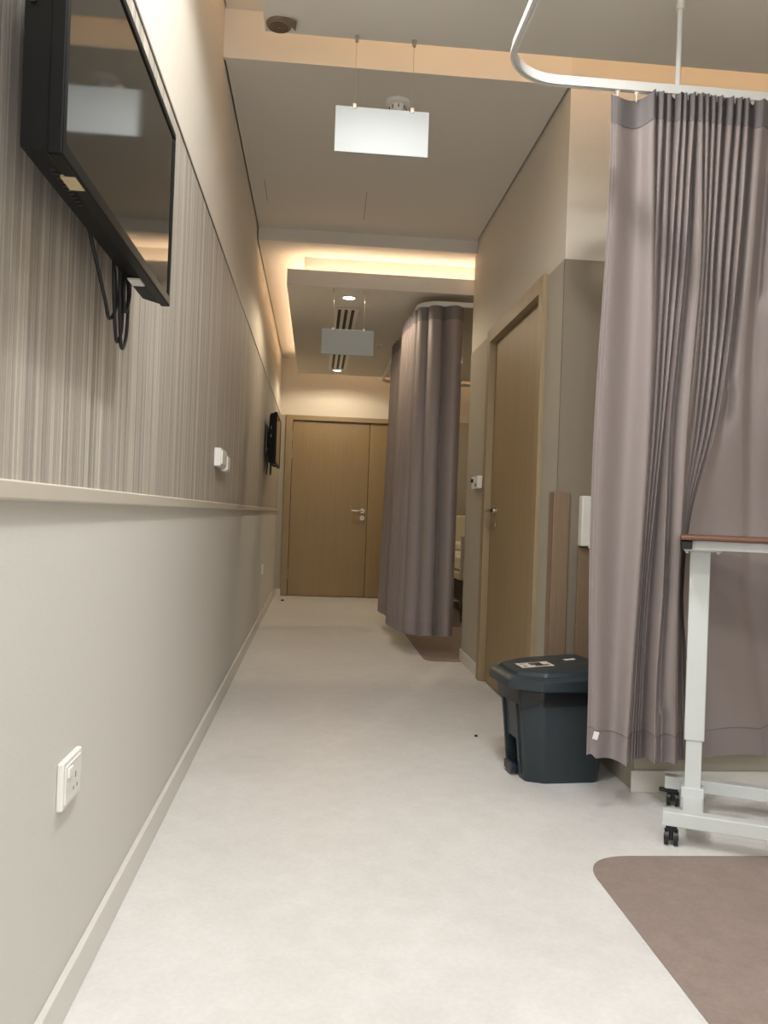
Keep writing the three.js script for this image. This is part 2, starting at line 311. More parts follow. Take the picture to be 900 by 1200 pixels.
{ // single door in the right wall (leaf faces -x)
  const t = structGroup('door_1', 'tan laminate single door in the right wall behind the bin', 'door', [XR, 0, -(DO0 + DO1) / 2]);
  const o = [XR, 0, -(DO0 + DO1) / 2], f = 0.075, x0 = XR - 0.022, x1 = XR + 0.10;
  mesh('door_frame', [rbox(x0, x1, 0, DOH, DO0, DO0 + f), rbox(x0, x1, 0, DOH, DO1 - f, DO1), rbox(x0, x1, DOH - f, DOH, DO0 + f, DO1 - f)].map(g => shift(g, o)), M.doorFrame, t);
  mesh('door_leaf', [shift(rbox(XR + 0.016, XR + 0.058, 0.006, DOH - f - 0.003, DO0 + f + 0.003, DO1 - f - 0.003), o)], M.door, t);
  leverHandle(t, V(0.016, 1.0, -(4.60 - (DO0 + DO1) / 2)), V(-1, 0, 0), V(0, 0, 1));
}
{ // far double door
  const o = [0.33, 0, -D_FAR], t = structGroup('door_2', 'tan laminate double door at the end of the corridor', 'door', o), f = 0.075;
  const d0 = D_FAR - 0.02, d1 = D_FAR + 0.10;
  mesh('door_frame', [rbox(FX0, FX0 + f, 0, 2.057, d0, d1), rbox(FX1 - f, FX1, 0, 2.057, d0, d1), rbox(FX0 + f, FX1 - f, 2.057 - f + 0.02, 2.057, d0, d1)].map(g => shift(g, o)), M.doorFrame, t);
  const lf = mesh('door_leaf', [shift(rbox(FX0 + f + 0.003, 0.589, 0.006, 2.0, D_FAR + 0.012, D_FAR + 0.055), o)], M.door, t);
  lf.userData.label = 'wide active leaf with lever handle';
  mesh('door_leaf', [shift(rbox(0.593, FX1 - f - 0.003, 0.006, 2.0, D_FAR + 0.012, D_FAR + 0.055), o)], M.door, t).userData.label = 'narrow fixed leaf partly hidden by the curtain';
  leverHandle(t, V(0.535 - 0.33, 0.993, -0.012), V(0, 0, 1), V(-1, 0, 0), 1.05);
  for (const y of [1.82, 1.62, 0.25]) mesh('hinge', [cyl(V(FX0 + f - 0.33, y - 0.05, -0.008), V(FX0 + f - 0.33, y + 0.05, -0.008), 0.009)], M.steel, t);
  mesh('flush_pull', [shift(rbox(0.835, 0.86, 0.56, 0.66, D_FAR + 0.004, D_FAR + 0.014), o)], M.white, t);
}

/* ================= WALL THINGS ================= */
// bed-side white box, tan protective panel and corner guard on the wall return
{
  const t = thing('corner_guard', 'brown wooden corner guard beside the single door above the bin', 'corner guard', [XR, 0, -D_PERP]);
  mesh('side_strip', [rbox(-0.018, -0.003, 0, 1.075, -0.012, 0.055, 0.003)], M.guard, t);
  mesh('front_strip', [rbox(-0.018, 0.052, 0, 1.075, -0.018, -0.003, 0.003)], M.guard, t);
  const p = thing('wall_panel', 'tan laminate wall panel below the white wall box', 'wall panel', [X_HEAD - 0.003, 0, -(D_PERP - 0.003)]);
  mesh('board', [rbox(-0.058, 0, 0, 0.846, -0.016, 0, 0.002)], M.guard, p);
  const b = thing('wall_box', 'white wall box behind the left edge of the large curtain', 'wall box', [1.130, 0.852, -(D_PERP - 0.003)]);
  mesh('body', [rbox(-0.028, 0.028, 0, 0.21, -0.045, 0, 0.006)], M.white, b);
  mesh('nozzle', [cyl(V(0.008, 0.012, 0.05), V(0.008, -0.006, 0.05), 0.006)], M.sticker, b);
}
function wallPlate(label, d0, d1, y0, y1, thick, cat = 'socket', builder) {
  const c = (d0 + d1) / 2, t = thing(cat === 'socket' ? 'wall_socket' : 'wall_switch', label, cat, [XL + (y0 > 0.98 ? 0.005 : 0), y0, -c]);
  const w = d1 - d0, h = y1 - y0;
  mesh('plate', [rbox(0, thick, 0, h, -w / 2, w / 2, Math.min(0.004, thick / 2.2), 3)], M.white, t);
  builder(t, w, h, thick);
  return t;
}
const sock = (t, w, h, k) => {
  mesh('insert', [rbox(k - 0.002, k + 0.002, h * 0.1, h * 0.9, -w * 0.4, w * 0.4, 0.0015)], M.sticker, t);
  mesh('rocker', [rbox(k, k + 0.005, h * 0.62, h * 0.82, -w * 0.32, -w * 0.1, 0.002)], M.white, t);
  for (const [z, y, hh] of [[0, 0.55, 0.011], [-0.011, 0.3, 0.006], [0.011, 0.3, 0.006]]) mesh('pin_hole', [box(k + 0.0015, k + 0.0025, h * y - hh / 2, h * y + hh / 2, z - 0.003 + w * 0.1, z + 0.003 + w * 0.1)], M.pin, t);
};
const sw = n => (t, w, h, k) => { for (let i = 0; i < n; i++) { const a = -w * 0.42 + w * 0.84 * i / n, b = a + w * 0.84 / n - 0.004; const r = rbox(k - 0.002, k + 0.006, h * 0.12, h * 0.88, a, b, 0.002); mesh('rocker', [r], M.sticker, t); } };
wallPlate('white wall socket low on the left wall below the television', 1.49, 1.605, 0.402, 0.489, 0.012, 'socket', sock);
wallPlate('small white wall socket low on the left wall near the double door', 7.04, 7.16, 0.41, 0.49, 0.01, 'socket', sock);
wallPlate('wide white double switch on the striped wallcovering', 3.50, 3.70, 1.135, 1.213, 0.028, 'switch', sw(2));
wallPlate('narrow white switch beside the wide double switch', 3.74, 3.86, 1.125, 1.2, 0.026, 'switch', sw(2));
{
  const t = thing('call_switch', 'white switch box with a dark button beside the single door', 'switch', [XR - 0.003, 1.137, -4.965]);
  mesh('plate', [rbox(-0.03, 0, 0, 0.076, -0.075, 0.115, 0.004)], M.white, t);
  mesh('button', [cyl(V(-0.03, 0.05, -0.075), V(-0.042, 0.05, -0.075), 0.012)], M.dark, t);
  mesh('key_slot', [box(-0.034, -0.029, 0.012, 0.03, -0.03, -0.01)], M.slot, t);
}

/* ================= TELEVISIONS ================= */
function television(label, d0, d1, y0, y1) {
  const xf = -0.332, o = [XL + 0.005, y0, -(d0 + d1) / 2], t = thing('television', label, 'television', o, 'flat televisions on the striped left wall');
  const w = d1 - d0, h = y1 - y0, W = w / 2, f = xf - o[0];
  const b = 0.016;
  mesh('bezel', [rbox(f - 0.020, f, 0, b + 0.006, -W, W, 0.003), rbox(f - 0.020, f, h - b, h, -W, W, 0.003), rbox(f - 0.020, f, b, h - b, -W, -W + b, 0.003), rbox(f - 0.020, f, b, h - b, W - b, W, 0.003)], M.tvShell, t);
  mesh('screen', [box(f - 0.016, f - 0.003, b, h - b, -W + b * 0.8, W - b * 0.8)], M.tvScreen, t).userData.label = 'glossy black screen, switched off';
  // back shell: tapered, thicker in the lower half
  const ring = (x, m, yt, yb) => [V(x, yb, W - m), V(x, yb, -W + m), V(x, yt, -W + m), V(x, yt, W - m)];
  const shell = loft([ring(f - 0.065, 0.035, h - 0.04, 0.03), ring(f - 0.056, 0.012, h - 0.015, 0.012), ring(f - 0.020, 0.004, h - 0.004, 0.004)]);
  mesh('back_shell', [shell], M.tvBack, t);
  for (let i = 0; i < 10; i++) for (let j = 0; j < 2; j++) { const z = -W + 0.06 + i * 0.014, x = f - 0.05 + j * 0.014; mesh('vent_slot', [rbox(x, x + 0.009, 0.004 + (j ? 0 : 0.006), 0.012 + (j ? 0 : 0.008), z, z + 0.006, 0.002, 1)], M.dark, t); }
  mesh('rating_label', [box(f - 0.024, f - 0.004, -0.0012, 0.002, -W + 0.07, -W + 0.115)], std(0xc9b68e, 0.5), t).userData.label = 'gold coloured sticker under the bezel';
  mesh('energy_label', [box(f - 0.046, f - 0.022, 0.0005, 0.004, W - 0.20, W - 0.155)], M.sticker, t).userData.label = 'white sticker under the bezel';
  for (const y of [0.125, 0.19]) mesh('side_button', [rbox(f - 0.05, f - 0.042, h * 0.5 + y - 0.12, h * 0.5 + y - 0.095, -W + 0.003, -W + 0.009, 0.002, 1)], M.edge, t);
  mesh('wall_bracket', [rbox(0, 0.012, h * 0.25, h * 0.8, -0.12, 0.12, 0.003), rbox(0.01, f - 0.055, h * 0.3, h * 0.36, -0.09, 0.09, 0.003), rbox(0.01, f - 0.055, h * 0.68, h * 0.74, -0.09, 0.09, 0.003)], std(0x6a6a68, 0.4, { metalness: 0.6 }), t);
  return [t, f, W, h];
}
{
  const [t, f, W] = television('black television with looped cables mounted above the low wall socket', 1.052, 1.812, 1.388, 1.765);
  const cx = 0.035, P = (y, z) => V(cx, y, z);
  const loops = [[P(0.06, 0.05), P(0.0, -0.03), P(-0.06, -0.11), P(-0.085, -0.14), P(-0.05, -0.19), P(0.03, -0.16)],
    [P(0.08, -0.13), P(0.0, -0.14), P(-0.07, -0.155), P(-0.12, -0.18), P(-0.10, -0.21), P(-0.03, -0.215), P(0.04, -0.19)],
    [P(0.08, -0.15), P(-0.02, -0.165), P(-0.085, -0.175), P(-0.13, -0.195), P(-0.11, -0.225), P(-0.02, -0.235), P(0.06, -0.21)],
    [P(0.05, -0.18), P(-0.03, -0.175), P(-0.06, -0.19), P(-0.02, -0.22), P(0.03, -0.21)]];
  loops.forEach((l, i) => mesh('cable', [tube(l.map(p => { p.x += i * 0.006; return p; }), 0.0035, 50, 8)], M.dark, t));
  const [u] = television('black television on the striped wall beside the double door', 6.62, 7.37, 1.335, 1.755);
  mesh('cable', [tube([V(0.05, 0.03, 0.2), V(0.05, -0.06, 0.2), V(0.05, -0.08, 0.12), V(0.05, -0.03, 0.06), V(0.05, 0.03, 0.06)], 0.004, 40, 8)], M.dark, u);
  mesh('cable', [tube([V(0.035, 0.03, 0.26), V(0.03, -0.05, 0.29), V(0.025, -0.085, 0.3)], 0.004, 20, 8)], M.dark, u);
}

/* ================= HANGING SIGNS ================= */
function hangingSign(label, x0, x1, yb, yt, d, yc, wx) {
  const c = (x0 + x1) / 2, t = thing('hanging_sign', label, 'sign', [c, yb, -d], 'blank signs hung from the ceiling rafts');
  mesh('panel', [rbox(x0 - c, x1 - c, 0, yt - yb, -0.006, 0.006, 0.002)], M.sign, t);
  for (const x of wx) {
    mesh('clip', [rbox(x - c - 0.008, x - c + 0.008, yt - yb - 0.008, yt - yb + 0.012, -0.010, 0.010, 0.003)], M.steel, t);
    mesh('wire', [cyl(V(x - c, yt - yb, 0), V(x - c, yc - yb, 0), 0.0010, 0.0010, 8)], M.steel, t);
    mesh('ceiling_fixing', [cyl(V(x - c, yc - yb, 0), V(x - c, yc - yb - 0.022, 0), 0.009, 0.006, 16)], M.steel, t);
  }
}
hangingSign('blank white sign on two wires below the near raft', 0.021, 0.371, 2.294, 2.464, 3.03, 2.73, [0.091, 0.306]);
hangingSign('blank white sign in front of the air slots of the far raft', 0.0, 0.355, 2.035, 2.207, 5.56, 2.48, [0.075, 0.285]);

/* ================= CEILING THINGS ================= */
{
  const t = thing('smoke_detector', 'white round smoke detector on the corridor soffit behind the sign', 'detector', [0.30, H_SOFFIT, -3.60]);
  const prof = r => r.map(p => new THREE.Vector2(...p));
  mesh('base', [new THREE.LatheGeometry(prof([[0, -0.018], [0.052, -0.018], [0.056, -0.012], [0.056, 0]]), 32)], M.white, t);
  mesh('chamber', [new THREE.LatheGeometry(prof([[0, -0.048], [0.026, -0.047], [0.034, -0.042], [0.036, -0.018]]), 32)], M.white, t);
  for (let i = 0; i < 8; i++) { const a = i * Math.PI / 4; mesh('vent', [cyl(V(Math.cos(a) * 0.0365, -0.038, Math.sin(a) * 0.0365), V(Math.cos(a) * 0.0365, -0.024, Math.sin(a) * 0.0365), 0.0025, 0.0025, 6)], M.slot, t); }
  const c = thing('ceiling_disc', 'brown round cover with a small flap under the near raft corner', 'ceiling disc', [-0.196, 2.73, -2.995]);
  mesh('disc', [new THREE.LatheGeometry(prof([[0, -0.014], [0.030, -0.015], [0.044, -0.010], [0.047, -0.003], [0.047, 0]]), 32)], M.disc, c);
  for (let i = 0; i < 3; i++) { const g = new THREE.TorusGeometry(0.012 + i * 0.010, 0.0016, 6, 28); g.rotateX(Math.PI / 2); g.translate(0, -0.0148, 0); mesh('groove', [g], std(0x4c4030, 0.6), c); }
  const s = new THREE.Shape(); s.moveTo(0.005, 0.052); s.lineTo(0.062, 0.040); s.lineTo(0.056, -0.018); s.lineTo(0.036, 0.018); s.closePath();
  const fg = new THREE.ExtrudeGeometry(s, { depth: 0.002, bevelEnabled: false }); fg.rotateX(Math.PI / 2); fg.rotateZ(-0.12); fg.translate(0.004, -0.004, 0);
  mesh('flap', [fg], M.disc, c);
  // air slots
  for (const [d0, d1, lab] of [[6.05, 7.05, 'white three-slot air diffuser beside the nearer downlight of the far raft'], [7.45, 8.60, 'white three-slot air diffuser beside the downlight nearest to the double door']]) {
    const v = thing('air_diffuser', lab, 'air vent', [0.177, 2.48, -(d0 + d1) / 2]), L = (d1 - d0) / 2;
    const bars = [];
    mesh('backing', [box(-0.078, 0.078, -0.0015, 0, -L, L)], M.slot, v);
    for (let i = 0; i < 4; i++) { const x = -0.075 + i * 0.05; mesh('blade', [rbox(x - 0.0125 + (i === 0 ? -0.008 : 0), x + 0.0125 + (i === 3 ? 0.008 : 0), -0.009, -0.001, -L, L, 0.002, 1)], M.white, v); }
    for (const z of [-L, L - 0.02]) mesh('end_cap', [box(-0.095, 0.095, -0.0088, -0.001, z, z + 0.02)], M.white, v);
  }
  const sp = thing('sprinkler', 'small white sprinkler head on the far raft beside the sign', 'sprinkler', [0.515, 2.48, -7.27]);
  mesh('rosette', [new THREE.LatheGeometry(prof([[0, -0.008], [0.03, -0.006], [0.034, 0]]), 24)], M.white, sp);
  mesh('head', [cyl(V(0, -0.006, 0), V(0, -0.035, 0), 0.009, 0.005), cyl(V(0, -0.035, 0), V(0, -0.038, 0), 0.016)], M.steel, sp);
}

/* ================= CURTAIN RAILS ================= */
function railSolid(path, y, h = 0.032, w = 0.020) {   // sweep a rectangular profile along a plan path [x,d]
  const n = path.length, rings = [];
  for (let i = 0; i < n; i++) {
    const a = path[Math.max(0, i - 1)], b = path[Math.min(n - 1, i + 1)], tx = b[0] - a[0], td = b[1] - a[1], l = Math.hypot(tx, td), nx = -td / l, nd = tx / l, p = path[i];
    const q = (s, yy) => V(p[0] + nx * s, yy, -(p[1] + nd * s));
    rings.push([q(-w / 2, y), q(-0.004, y), q(-0.004, y + 0.006), q(0.004, y + 0.006), q(0.004, y), q(w / 2, y), q(w / 2, y + h * 0.45), q(w / 2 - 0.003, y + h * 0.5), q(w / 2 - 0.003, y + h), q(-w / 2 + 0.003, y + h), q(-w / 2 + 0.003, y + h * 0.5), q(-w / 2, y + h * 0.45)]);
  }
  return loft(rings);
}
function arcPath(x0, d0, x1, d1, cx, cd, r, a0, a1, n = 14) { const p = [[x0, d0]]; for (let i = 0; i <= n; i++) { const a = a0 + (a1 - a0) * i / n; p.push([cx + r * Math.cos(a), cd + r * Math.sin(a)]); } p.push([x1, d1]); return p; }
const RY = 2.402;
{
  const xr = 0.562, dr = 2.655, R = 0.19;
  const t = thing('curtain_rail', 'white ceiling-hung curtain rail carrying the large near curtain', 'curtain rail', [xr + 0.6, RY, -dr]), o = [xr + 0.6, RY, -dr];
  const path = arcPath(xr, -1.5, 3.4, dr, xr + R, dr - R, R, Math.PI, Math.PI / 2);
  mesh('track', [shift(railSolid(path, RY), o)], M.aluminium, t);
  for (const [x, d] of [[1.165, dr], [2.4, dr], [xr, 0.9], [xr, -0.8]]) {
    mesh('hanger_pole', [shift(cyl(V(x, RY + 0.03, -d), V(x, 2.73, -d), 0.0085), o)], M.aluminium, t);
    mesh('ceiling_cup', [shift(cyl(V(x, 2.69, -d), V(x, 2.73, -d), 0.014), o)], M.white, t);
  }
  const xr2 = 0.665, dr2 = 5.545, e2 = 8.9;
  const t2 = thing('curtain_rail', 'white curtain rail around the far bay with the bed', 'curtain rail', [xr2 + 0.1, RY, -7]), o2 = [xr2 + 0.1, RY, -7];
  const p2 = []; p2.push([3.3, dr2]); for (let i = 0; i <= 12; i++) { const a = -Math.PI / 2 - Math.PI / 2 * i / 12; p2.push([xr2 + 0.16 + 0.16 * Math.cos(a), dr2 + 0.16 + 0.16 * Math.sin(a)]); }
  for (let i = 0; i <= 12; i++) { const a = Math.PI - Math.PI / 2 * i / 12; p2.push([xr2 + 0.16 + 0.16 * Math.cos(a), e2 - 0.16 + 0.16 * Math.sin(a)]); } p2.push([3.3, e2]);
  mesh('track', [shift(railSolid(p2.reverse(), RY), o2)], M.aluminium, t2);
  for (const [x, d] of [[1.6, dr2], [xr2, 6.2], [xr2, 8.2], [1.9, e2]]) mesh('hanger_pole', [shift(cyl(V(x, RY + 0.03, -d), V(x, 2.48, -d), 0.0085), o2)], M.aluminium, t2);
}

/* ================= CURTAINS ================= */
function sheet(fn, cols, r0, r1, thick) {      // rows r0..r1 of a grid function fn(col,row) -> Vector3
  const pos = [], idx = [], uv = [], n = cols.length, rows = r1 - r0 + 1;
  for (let r = r0; r <= r1; r++) for (let c = 0; c < n; c++) { const p = fn(c, r); pos.push(p.x, p.y, p.z); uv.push(c * 0.006, p.y); }
  for (let r = 0; r < rows - 1; r++) for (let c = 0; c < n - 1; c++) { const a = r * n + c, b = a + 1, e = a + n, f = e + 1; idx.push(a, e, b, b, e, f); }
  const g = new THREE.BufferGeometry(); g.setAttribute('position', new THREE.Float32BufferAttribute(pos, 3)); g.setAttribute('uv', new THREE.Float32BufferAttribute(uv, 2)); g.setIndex(idx); g.computeVertexNormals();
  return g;
}
const cat = (p, t) => { const i = Math.min(p.length - 2, Math.max(0, Math.floor(t))), f = t - i, a = p[Math.max(0, i - 1)], b = p[i], c = p[i + 1], e = p[Math.min(p.length - 1, i + 2)]; return 0.5 * (2 * b + (c - a) * f + (2 * a - 5 * b + 4 * c - e) * f * f + (3 * b - a - 3 * c + e) * f * f * f); };
{
  const LV = [110, 200, 300, 400, 500, 600, 700, 800, 895];
  // ridge lines of the folds: photo x at each level, top y, bottom y, extra depth at top / bottom
  const RG = [
    [[716, 714, 709, 702, 696, 692, 690, 689.5, 687], 109, 885, 0.01, 0.0],
    [[723, 721, 715, 709, 704, 700, 698, 698, 698], 112, 889, -0.004, -0.004],
    [[768, 767, 766, 765, 761, 755, 748, 741, 735], 104, 899, 0, -0.012],
    [[778, 774, 770, 768, 763, 757, 750, 743, 738], 106, 893, 0, 0.06],
    [[787, 784, 780, 774, 768, 760, 752, 746, 741], 109, 891, 0.012, 0.07],
    [[799, 793, 787, 780, 773, 763, 754, 748, 744], 107, 890, 0, 0.07],
    [[805, 801, 795, 787, 777, 767, 757, 751, 747], 108, 890, 0, 0.06],
    [[815, 809, 803, 794, 785, 781, 777, 770, 768], 107, 897, 0, -0.006],
    [[824, 823, 822, 814, 806, 800, 795, 793, 792.5], 108, 898, 0, -0.008],
    [[831, 829, 826, 819, 810, 801, 796, 794, 794], 109, 892, 0, 0.055],
    [[839, 835, 830, 824, 815, 802, 797, 795, 796], 111, 891, 0.004, 0.07],
    [[847, 842, 836, 831, 820, 804, 798, 796, 797], 111, 891, 0, 0.075],
    [[860, 853, 846, 839, 827, 806, 799, 797, 799], 112, 891, 0, 0.075],
    [[870, 863, 856, 847, 833, 808, 800, 799, 801], 113, 891, 0, 0.06],
    [[878, 873, 865, 855, 839, 811, 801, 807, 810], 114, 893, 0, 0.0],
    [[896, 889, 882, 874, 870, 869, 868, 880, 897], 115, 886, 0, 0.05],
    [[926, 919, 911, 906, 904, 905, 910, 918, 932], 118, 882, 0, 0.05],
    [[938, 934, 930, 930, 932, 936, 944, 952, 962], 119, 884, 0, 0.05],
    [[951, 950, 950, 953, 958, 964, 972, 980, 992], 120, 884, 0, 0.05],
    [[965, 967, 970, 975, 982, 990, 1000, 1010, 1022], 121, 884, 0, 0.05],
    [[980, 985, 991, 998, 1007, 1018, 1030, 1042, 1054], 122, 884, 0, 0.05],
  ];
  const D0 = 2.625, K = 14, ROWS = 72, cols = [];
  for (let i = 0; i < RG.length - 1; i++) for (let k = 0; k < K; k++) cols.push([i, k / K]);
  cols.push([RG.length - 2, 1]);
  const hRow = Math.round(ROWS * 0.042), bRow = Math.round(ROWS * 0.956);
  const point = (c, r) => {
    const [i, t] = cols[c], A = RG[i], B = RG[i + 1], v = r / ROWS;
    const lvl = py => { const q = (py - 110) / 785 * 8; return Math.max(0, Math.min(8, q)); };
    let top = A[1] + (B[1] - A[1]) * t, bot = A[2] + (B[2] - A[2]) * t;
    const xs0 = cat(A[0], lvl(top + (bot - top) * v)), xs1 = cat(B[0], lvl(top + (bot - top) * v)), gap = Math.max(0, xs1 - xs0);
    top += Math.sin(Math.PI * t) * Math.min(12, gap * 0.22) ;
    bot -= Math.sin(Math.PI * t) * Math.min(5, gap * 0.3);
    const py = top + (bot - top) * v, px = xs0 + gap * t;
    const amp = i === 1 ? 0.07 : i === 0 ? 0.006 : Math.max(0.012, Math.min(0.05, gap * 0.0034));
    const wide = gap > 30 ? 0.55 : 1, tau = i < 2 ? 0.5 : gap > 24 ? 0.3 : 0.14;
    // each fold drops back sharply right of its ridge, then swells forward to the next one
    const e = t < tau ? (i < 2 ? 0.5 - 0.5 * Math.cos(Math.PI * t / tau) : Math.sin(Math.PI / 2 * t / tau) ** 1.3) : i < 2 ? 0.5 + 0.5 * Math.cos(Math.PI * (t - tau) / (1 - tau)) : (1 - (t - tau) / (1 - tau)) ** (gap > 24 ? 2 : 2.6);
    let d = D0 + A[3] * (1 - v) * (1 - t) + B[3] * (1 - v) * t + (A[4] * (1 - t) + B[4] * t) * v + amp * wide * e;
    // right of the gathered bundle the cloth hangs behind the overbed table
    const sgn = Math.max(0, Math.min(1, (i - 8 + t) / 1.5)), low = Math.max(0, Math.min(1, (py - 430) / 190));
    const push = sgn * sgn * (3 - 2 * sgn) * low * low * (3 - 2 * low);
    d += push * Math.max(0, 2.735 + 0.4 * (d - 2.66) - d);
    return V(...atDepth(px, py, Math.min(d, 2.79)));
  };
  const o = [1.2, 0.12, -2.65];
  const t = thing('privacy_curtain', 'large gathered grey privacy curtain behind the overbed table', 'curtain', o, 'grey privacy curtains of the bays');
  const part = (name, a, b, m) => { const g = shift(sheet(point, cols, a, b), o); return mesh(name, g, m, t); };
  part('heading_tape', 0, hRow, M.curtainHead).userData.label = 'darker stitched heading along the top';
  part('drape', hRow, bRow, M.curtain);
  part('hem', bRow, ROWS, M.curtainHem);
  // stitched lines
  const line = (name, r) => { const pts = []; for (let c = 0; c < cols.length; c += 2) { const p = point(c, r); p.z += 0.0012; pts.push(p); } mesh(name, [shift(new THREE.TubeGeometry(new THREE.CatmullRomCurve3(pts), cols.length, 0.0012, 5, false), o)], M.curtainHead, t); };
  line('stitching', hRow); line('stitching', bRow);
  for (const px of [724, 746, 772, 790, 806, 824, 840, 862, 882, 888, 910, 935, 960]) { const p = atDepth(px, 108 + (px - 716) * 0.055, 2.652), low = px < 760 ? 0.035 : 0.014; mesh('hook', [shift(cyl(V(p[0], RY + 0.004, p[2]), V(p[0], RY - low, p[2]), 0.0028, 0.0022, 8), o), shift(new THREE.TorusGeometry(0.006, 0.0018, 6, 14).translate(p[0], RY - 0.004, p[2]), o)], M.white, t); }
  const a = atDepth(696, 862, 2.612), tg = new THREE.BoxGeometry(0.018, 0.026, 0.0015); tg.rotateZ(-0.25); tg.translate(a[0] + 0.006, a[1], a[2]);
  mesh('care_tag', [shift(tg, o)], M.white, t).userData.label = 'small white tag near the bottom corner';
}
{ // far curtain hanging around the corner of its rail
  const xr = 0.665, dr = 5.545, R = 0.16, top = RY - 0.004, bot = 0.14;
  const L1 = 0.975 - (xr + R), LA = R * Math.PI / 2, L2 = 7.06 - (dr + R), L = L1 + LA + L2;
  const plan = s => {           // position and outward normal on the rail
    if (s < L1) return [0.975 - s, dr, 0, -1];
    if (s < L1 + LA) { const a = (s - L1) / R; return [xr + R - R * Math.sin(a), dr + R - R * Math.cos(a), -Math.sin(a), -Math.cos(a)]; }
    return [xr, dr + R + (s - L1 - LA), -1, 0];
  };
  const N = 420, ROWS = 24, cols = [...Array(N + 1).keys()];
  const ph = []; { let p = 0; for (let i = 0; i <= N; i++) { ph.push(p); const s = i / N * L; p += 2 * Math.PI / (0.090 + 0.026 * Math.sin(s * 5.3 + 1) + (s < 0.14 ? 0.03 : 0)) * (L / N); } }
  const point = (c, r) => {
    const s = c / N * L, v = r / ROWS, [x, d, nx, nd] = plan(s), fold = Math.abs(Math.sin(0.5 * ph[c] + 0.35 * v * Math.sin(s * 9))), e = 2 * Math.pow(fold, 0.7) - 1;
    const amp = (0.044 + 0.014 * v) * (0.8 + 0.4 * Math.sin(s * 7.7 + 2)), flare = 0.035 * v * Math.min(1, s / 0.4) + 0.01;
    return V(x + nx * (amp * e + flare), top + (bot - top) * v + 0.006 * e * v, -(d + nd * (amp * e + flare) + (s < 0.1 ? 0 : -0.06 * v * Math.min(1, s / L) * (s > L1 + LA ? 1 : 0))));
  };
  const o = [0.68, 0.14, -6.2], t = thing('privacy_curtain', 'grey privacy curtain hanging around the rail corner before the double door', 'curtain', o, 'grey privacy curtains of the bays');
  mesh('heading_tape', shift(sheet(point, cols, 0, 1), o), M.curtainHead, t);
  mesh('drape', shift(sheet(point, cols, 1, ROWS - 1), o), M.curtain, t);
  mesh('hem', shift(sheet(point, cols, ROWS - 1, ROWS), o), M.curtainHem, t);
}

